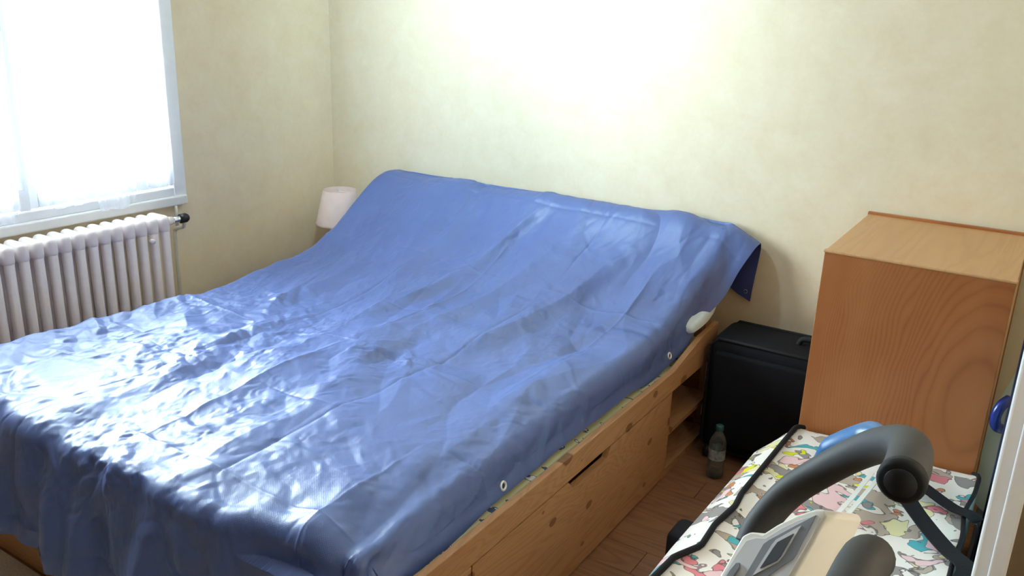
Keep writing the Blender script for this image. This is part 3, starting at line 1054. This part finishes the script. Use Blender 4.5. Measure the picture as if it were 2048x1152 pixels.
for x in (2.325, 2.67):
    bm = bmesh.new()
    tube(bm, [(x - 0.014, -0.338, 0.025), (x + 0.014, -0.338, 0.025)], 0.025, 18)
    wh = obj('wheel', bm, 'black_plastic', sc, True)
    bm = bmesh.new(); tube(bm, [(x - 0.017, -0.338, 0.025), (x + 0.017, -0.338, 0.025)], 0.008, 12)
    obj('wheel_hub', bm, 'chrome', wh, True)
    bm = bmesh.new(); box(bm, (x - 0.02, -0.13, 0.0), (x + 0.02, -0.10, 0.04), 0.006)
    obj('foot', bm, 'black_plastic', sc)

# ------------------------------------------------------------------ water bottle on the floor
BC = (2.405, -0.475, 0)
bt = empty('water_bottle', BC, 'small clear plastic water bottle on the floor in front of the suitcase', 'bottle')
bm = bmesh.new()
lathe(bm, [(0.001, 0.004), (0.024, 0.001), (0.031, 0.006), (0.0325, 0.02), (0.031, 0.03), (0.0325, 0.042), (0.031, 0.054), (0.0325, 0.066), (0.0315, 0.075), (0.0315, 0.122), (0.0325, 0.130), (0.031, 0.146), (0.024, 0.166), (0.015, 0.184), (0.0125, 0.190), (0.0125, 0.200)], BC, 30)
bb = obj('body', bm, 'clear_plastic', bt, True)
bm = bmesh.new(); lathe(bm, [(0.0322, 0.078), (0.0322, 0.120)], BC, 30)
obj('label_band', bm, 'bottle_label', bb, True)
bm = bmesh.new(); lathe(bm, [(0.0148, 0.193), (0.0152, 0.195), (0.0148, 0.212), (0.012, 0.2145), (0.001, 0.2145)], BC, 24)
obj('cap', bm, 'bottle_cap', bt, True)

# ------------------------------------------------------------------ wooden cabinet
CX0, CX1, CYF, CYB, CH = 2.727, 3.244, -0.690, -0.012, 0.994
cab = empty('cabinet', (CX0, CYF, 0), 'orange varnished wooden cabinet against the back wall', 'cabinet')
bm = bmesh.new(); box(bm, (0.0, 0.0, 0.0), (CX1 - CX0, 0.018, CH), 0.0015, 1)
fp = obj('front_panel', bm, 'cabinet_veneer', None); fp.parent = cab
bxo('side_panel', (CX0, CYF + 0.018, 0), (CX0 + 0.018, CYB - 0.016, CH - 0.002), 'bed_pine_y', cab)
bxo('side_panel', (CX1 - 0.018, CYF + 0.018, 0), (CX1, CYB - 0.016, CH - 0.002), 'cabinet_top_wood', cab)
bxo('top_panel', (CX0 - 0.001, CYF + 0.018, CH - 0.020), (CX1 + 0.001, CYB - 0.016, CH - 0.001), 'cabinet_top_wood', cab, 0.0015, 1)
bxo('back_panel', (CX0 - 0.004, CYB - 0.016, 0), (CX1 + 0.004, CYB, CH + 0.008), 'cabinet_veneer', cab, 0.002, 1)
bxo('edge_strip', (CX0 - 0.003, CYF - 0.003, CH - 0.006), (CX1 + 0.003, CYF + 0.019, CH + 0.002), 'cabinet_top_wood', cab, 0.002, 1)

# ------------------------------------------------------------------ printed bag lying in front of the cabinet
bag = empty('printed_bag', (2.95, -1.25, 0), 'large white bag with a colourful print and black piping in front of the cabinet', 'bag')
BY0, BY1 = -0.705, -1.86
NB = 60
wave = lambda s, k: 0.016 * math.sin(13 * s + k) + 0.010 * math.sin(29 * s + 2 * k)
pip = sorted(((p.y, p.x) for p in (on_z(a, b, 0.412) for a, b in ((1600, 846), (1589, 858), (1522, 940), (1484, 986), (1470, 1013), (1430, 1049), (1402, 1092), (1348, 1114), (1313, 1149), (1270, 1190)))))
lipx = sorted(((p.y, p.x) for p in (on_z(a, b, 0.355) for a, b in ((1588, 858), (1572, 867), (1514, 898), (1476, 943), (1402, 1027), (1348, 1089), (1300, 1149), (1262, 1190)))))
rows = []
for i in range(NB + 1):
    s = i / NB
    y = BY0 + (BY1 - BY0) * s
    e = 1.0
    if s < 0.04: e = (s / 0.04) ** 0.5
    if s > 0.96: e = ((1 - s) / 0.04) ** 0.5
    lx = float(np.interp(y, [q[0] for q in pip], [q[1] for q in pip]))
    rx = 3.262 - 0.035 * s + 0.3 * wave(s, 2)
    lip = max(0.004, lx - float(np.interp(y + 0.02, [q[0] for q in lipx], [q[1] for q in lipx])))
    zt = 0.412 - 0.004 * s
    sag = 0.010 * math.sin(7 * s + 1)
    sec = [(2.70 - 0.03 * s, 0.004), (2.665 - 0.03 * s, 0.05), (lx - lip * 0.75 + 0.02, 0.20), (lx - lip * 0.9 + 0.004, 0.30), (lx - lip, 0.355), (lx - lip * 0.5, 0.388), (lx, zt),
           (lx + 0.02, zt - 0.004), (lx + 0.10, zt - 0.008 + sag), (lx + 0.20, zt - 0.012 - sag), (2.97, zt - 0.014), (rx - 0.20, zt - 0.012 + sag), (rx - 0.10, zt - 0.008), (rx - 0.02, zt - 0.004), (rx, zt),
           (rx + 0.004, 0.36), (rx + 0.002, 0.25), (rx - 0.01, 0.10), (rx - 0.03, 0.004)]
    rows.append([Vector((2.96 + (x - 2.96) * (0.93 + 0.07 * e), y, 0.2 + (z - 0.2) * (0.94 + 0.06 * e))) for x, z in sec])
bm = bmesh.new()
vr = [[bm.verts.new(p) for p in r] for r in rows]
NS = len(vr[0])
for a, b in zip(vr, vr[1:]):
    for k in range(14):
        bm.faces.new((a[k], a[k + 1], b[k + 1], b[k]))
bm.faces.new(vr[0]); bm.faces.new(list(reversed(vr[-1])))
bmesh.ops.recalc_face_normals(bm, faces=list(bm.faces))
obj('printed_cover', bm, 'printed_cotton', bag, True)
bm = bmesh.new()
vr = [[bm.verts.new(p) for p in r[14:]] for r in rows]
for a, b in zip(vr, vr[1:]):
    for k in range(NS - 15):
        bm.faces.new((a[k], a[k + 1], b[k + 1], b[k]))
obj('side_gusset', bm, 'bag_lining', bag, True)
for k in (6, 14):
    bm = bmesh.new(); tube(bm, [r[k] + Vector((0, 0, 0.003)) for r in rows], 0.0085 if k == 6 else 0.006, 8)
    obj('piping', bm, 'black_webbing', bag, True)


def surf_ribbon(name, pix, zs, width, mat, tail=None, thick=0.004):
    pts = [on_z(px, py_, z) for (px, py_), z in zip(pix, zs)]
    if tail: pts += [Vector(t) for t in tail]
    pts = catmull(pts, 6)
    wd = []
    for i in range(len(pts)):
        t = pts[min(i + 1, len(pts) - 1)] - pts[max(i - 1, 0)]
        wv = Vector((-t.y, t.x, 0))
        if wv.length < 1e-3 or abs(t.z) > 2.0 * math.hypot(t.x, t.y): wv = Vector((0.0, 1.0, 0))
        if wd and wv.dot(wd[-1]) < 0: wv = -wv
        wd.append(wv.normalized())
    bm = bmesh.new(); ribbon(bm, pts, wd, width, thick)
    return obj(name, bm, mat, bag)


surf_ribbon('strap', [(1782, 905), (1806, 938), (1850, 975), (1905, 1015), (1945, 1032)], [0.43, 0.46, 0.435, 0.425, 0.43], 0.042, 'black_webbing', [(3.284, -1.03, 0.40), (3.283, -1.04, 0.28), (3.272, -1.05, 0.12)])
surf_ribbon('strap', [(1785, 935), (1810, 990), (1852, 1050), (1895, 1100), (1935, 1140)], [0.44, 0.46, 0.435, 0.425, 0.43], 0.050, 'black_webbing', [(3.270, -1.36, 0.40), (3.270, -1.37, 0.28), (3.262, -1.38, 0.12)])
surf_ribbon('ribbon', [(1672, 1030), (1700, 1000), (1745, 945)], [0.425, 0.425, 0.425], 0.012, 'white_ribbon')
surf_ribbon('ribbon', [(1690, 1035), (1718, 1003), (1762, 950)], [0.425, 0.425, 0.425], 0.012, 'white_ribbon')
for y in (-1.30, -1.74):       # strap loops standing off the bag's left side
    bm = bmesh.new(); box(bm, (2.552, y - 0.055, 0.004), (2.70, y + 0.055, 0.285), 0.02, 3)
    obj('side_strap_pad', bm, 'black_webbing', bag, True)

# ------------------------------------------------------------------ water jug and board between cabinet and door
cr = empty('crate', (3.41, -0.56, 0), 'grey plastic crate under the big water jug, mostly hidden', 'crate')
bm = bmesh.new()
box(bm, (3.275, -0.70, 0), (3.295, -0.42, 0.24)); box(bm, (3.525, -0.70, 0), (3.545, -0.42, 0.24))
box(bm, (3.295, -0.70, 0), (3.525, -0.685, 0.24)); box(bm, (3.295, -0.435, 0), (3.525, -0.42, 0.24)); box(bm, (3.295, -0.685, 0), (3.525, -0.435, 0.02))
obj('body', bm, 'crate_grey', cr)
bxo('lid', (3.272, -0.705, 0.24), (3.55, -0.415, 0.255), 'crate_grey', cr, 0.004)
JC = (3.381, -0.575, 0.256)
jg = empty('water_jug', JC, 'big pale blue translucent water jug with a blue handle behind the cabinet edge', 'jug')
bm = bmesh.new()
lathe(bm, [(0.001, 0.004), (0.10, 0.0), (0.128, 0.015), (0.13, 0.10), (0.125, 0.12), (0.13, 0.14), (0.13, 0.26), (0.122, 0.32), (0.100, 0.40), (0.085, 0.46), (0.06, 0.52), (0.035, 0.55), (0.03, 0.57)], JC, 40)
jb = obj('body', bm, 'pale_blue_plastic', jg, True)
bm = bmesh.new(); lathe(bm, [(0.034, 0.555), (0.034, 0.59), (0.03, 0.597), (0.001, 0.597)], JC, 24)
obj('cap', bm, 'dark_blue_plastic', jg, True)
bm = bmesh.new(); tube(bm, catmull([(3.290, -0.66, 0.640), (3.274, -0.682, 0.625), (3.266, -0.690, 0.592), (3.272, -0.684, 0.56), (3.286, -0.66, 0.545)], 6), 0.015, 12)
obj('handle', bm, 'dark_blue_plastic', jg, True)

bd2 = empty('folded_board', (3.285, -1.0, 0), 'pale blue folded board with a dark edge standing between the bag and the white door', 'board')
bxo('panel', (3.298, -1.36, 0.0), (3.312, -0.75, 0.72), 'pale_blue_board', bd2, 0.003)
bxo('edge', (3.290, -0.752, 0.0), (3.312, -0.735, 0.93), 'navy_edge', bd2, 0.002)

# ------------------------------------------------------------------ open door at the right
dro = bpy.data.objects.new('door_1', None); COL.objects.link(dro); dro.location = (3.66, -1.52, 0)
dro['kind'] = 'structure'; dro['label'] = 'white framed open door at the right edge of the photo'
DX0, DX1, DY = 3.2885, 4.04, -1.52
for xa, xb in ((DX0, DX0 + 0.060), (DX1 - 0.07, DX1)):
    bm = bmesh.new()
    box(bm, (xa, DY - 0.0, 0.01), (xb, DY + 0.04, 2.06), 0.006, 3)
    box(bm, (xa + 0.028, DY - 0.006, 0.01), (xb - 0.004, DY + 0.0, 2.06), 0.003, 2)
    obj('stile', bm, 'white_gloss', dro)
for za, zb in ((0.01, 0.12), (1.0, 1.1), (1.96, 2.06)):
    bxo('rail', (DX0 + 0.060, DY, za), (DX1 - 0.07, DY + 0.04, zb), 'white_gloss', dro, 0.004)
bxo('door_panel', (DX0 + 0.055, DY + 0.012, 0.10), (DX1 - 0.065, DY + 0.028, 1.98), 'brown_panel', dro)

# ------------------------------------------------------------------ rug
bm = bmesh.new(); box(bm, (0.35, -3.30, 0.0005), (1.75, -2.262, 0.012), 0.004)
rg = obj('rug', bm, 'rug_pile')
tag(rg, 'grey beige rug on the floor at the foot of the bed', 'rug')

# ------------------------------------------------------------------ exercise bike
con_c = at(1560, 1100, 0.76)
bike = empty('exercise_bike', (3.20, -2.70, 0), 'exercise bike with black foam handlebars and a cream console in the foreground', 'exercise bike')
HR = 0.0172
armA = catmull([at(1500, 1092, 1.03), at(1524, 1045, 1.03), at(1580, 984, 1.02), at(1660, 934, 0.99), at(1735, 898, 0.93), at(1790, 887, 0.86), at(1819, 898, 0.80), at(1816, 930, 0.745), at(1803, 962, 0.715)], 8)
bm = bmesh.new(); tube(bm, armA, HR, 24)
obj('handlebar', bm, 'foam', bike, True)
d = (armA[-1] - armA[-3]).normalized()
bm = bmesh.new(); tube(bm, [armA[-1] - d * 0.006, armA[-1] + d * 0.001, armA[-1] + d * 0.004], [HR * 1.03, HR * 1.03, HR * 0.86], 28)
cp = obj('end_cap', bm, 'black_rubber', bike, True)
bm = bmesh.new(); tube(bm, [armA[-1] + d * 0.003, armA[-1] + d * 0.0055], [HR * 0.72, HR * 0.66], 24)
obj('cap_disc', bm, 'black_plastic', cp, True)
blue = catmull([at(1622, 931, 1.02), at(1655, 909, 1.015), at(1700, 888, 0.985), at(1745, 874, 0.94), at(1775, 874, 0.90)], 8)
nb = len(blue)
bm = bmesh.new(); tube(bm, blue, [0.0165 * max(0.05, min(1.0, 3.2 * i / nb, 3.2 * (nb - 1 - i) / nb + 0.2)) for i in range(nb)], 16)
obj('blue_sleeve', bm, 'blue_sleeve', bike, True)
armB = catmull([at(1775, 1160, 0.76), at(1758, 1128, 0.74), at(1738, 1116, 0.715), at(1722, 1134, 0.69), at(1694, 1190, 0.66), at(1656, 1260, 0.63)], 8)
armB = armB[14:]
bm = bmesh.new()
t0 = (armB[0] - armB[1]).normalized()
pre = [armB[0] + t0 * HR * q for q in (0.55, 0.45, 0.28)]
tube(bm, pre + armB, [HR * 0.45, HR * 0.75, HR * 0.93] + [HR] * len(armB), 24)
obj('handlebar', bm, 'foam', bike, True)

n_cam = Vector((-0.60, -0.55, -0.58))
n_w = Vector([sum(R[i][k] * n_cam[k] for k in range(3)) for i in range(3)]).normalized()
ctr = at(1560, 1100, 0.765)


def cp_(px, py_, lift_=0.0):
    return on_plane(px, py_, ctr + n_w * lift_, n_w)


out_px = [(1405, 1215), (1440, 1150), (1468, 1100), (1484, 1072), (1500, 1064), (1515, 1066), (1524, 1069), (1555, 1049), (1595, 1030), (1632, 1018), (1648, 1020), (1654, 1032), (1632, 1078), (1606, 1125), (1575, 1180), (1550, 1225)]
bm = bmesh.new()
off_cam = Vector((0.70, 0.22, 0.62)).normalized() * 0.062
prism(bm, [cp_(*p) for p in out_px], Vector([sum(R[i][k] * off_cam[k] for k in range(3)) for i in range(3)]))
bmesh.ops.bevel(bm, geom=[e for e in bm.edges], offset=0.009, segments=4, affect='EDGES', profile=0.5, clamp_overlap=True)
con = obj('console', bm, 'cream_plastic', bike, True)


def face_piece(name, px, mat, lift_, th, parent):
    bm = bmesh.new()
    prism(bm, [cp_(*p, lift_) for p in px], -n_w * th)
    return obj(name, bm, mat, parent)


face_piece('face_plate', [(1432, 1180), (1462, 1128), (1492, 1082), (1512, 1076), (1530, 1078), (1562, 1058), (1600, 1040), (1636, 1030), (1640, 1036), (1618, 1080), (1592, 1124), (1562, 1176)], 'console_face', 0.0012, 0.004, con)
face_piece('screen_bezel', [(1632, 1030), (1590, 1052), (1538, 1080), (1527, 1088), (1485, 1160), (1512, 1168), (1585, 1118), (1592, 1108)], 'console_grey', 0.0020, 0.003, con)
face_piece('screen_frame', [(1602, 1051), (1552, 1079), (1543, 1090), (1505, 1151), (1556, 1124), (1566, 1112)], 'console_face', 0.0028, 0.003, con)
face_piece('lcd_screen', [(1587, 1067), (1555, 1084), (1546, 1096), (1520, 1136), (1553, 1121), (1561, 1112)], 'lcd', 0.0036, 0.003, con)
face_piece('button', [(1478, 1125), (1472, 1126), (1460, 1140), (1450, 1156), (1456, 1162), (1468, 1150), (1478, 1134)], 'console_grey', 0.0036, 0.004, con)

hub = cp_(1560, 1150, -0.05)
bm = bmesh.new(); tube(bm, [hub, hub + Vector((0.01, 0.06, -0.12)), (3.22, -2.50, 0.62)], [0.022, 0.022, 0.026], 18)
obj('stem', bm, 'steel_paint', bike, True)
for a, name in ((armA[0], 'bar_root'), (armB[-1], 'bar_root')):
    bm = bmesh.new(); tube(bm, catmull([a, (a + hub) / 2 + Vector((0, 0, -0.03)), hub + Vector((0.004, 0.03, -0.06))], 6), 0.013, 12)
    obj(name, bm, 'steel_paint', bike, True)
bm = bmesh.new(); box(bm, (3.16, -2.80, 0.10), (3.275, -2.26, 0.62), 0.05, 4)
obj('drive_housing', bm, 'steel_paint', bike, True)
for y in (-2.32, -3.42):
    bm = bmesh.new(); tube(bm, [(2.98, y, 0.03), (3.46, y, 0.03)], 0.028, 14)
    obj('floor_bar', bm, 'steel_paint', bike, True)
bm = bmesh.new(); tube(bm, [(3.217, -2.32, 0.045), (3.217, -2.45, 0.12)], 0.022, 12); tube(bm, [(3.217, -2.75, 0.18), (3.217, -3.42, 0.05)], 0.024, 12)
obj('frame', bm, 'steel_paint', bike, True)
for s, dy, dz in ((-1, 0.12, 0.06), (1, -0.12, -0.06)):
    bm = bmesh.new(); tube(bm, [(3.217 + s * 0.05, -2.55, 0.32), (3.217 + s * 0.075, -2.55, 0.32), (3.217 + s * 0.08, -2.55 + dy, 0.32 - dz)], 0.009, 10)
    ck = obj('crank', bm, 'chrome', bike, True)
    bxo('pedal', (3.217 + s * 0.08, -2.60 + dy, 0.305 - dz), (3.217 + s * 0.16, -2.50 + dy, 0.33 - dz), 'black_plastic', ck, 0.006)
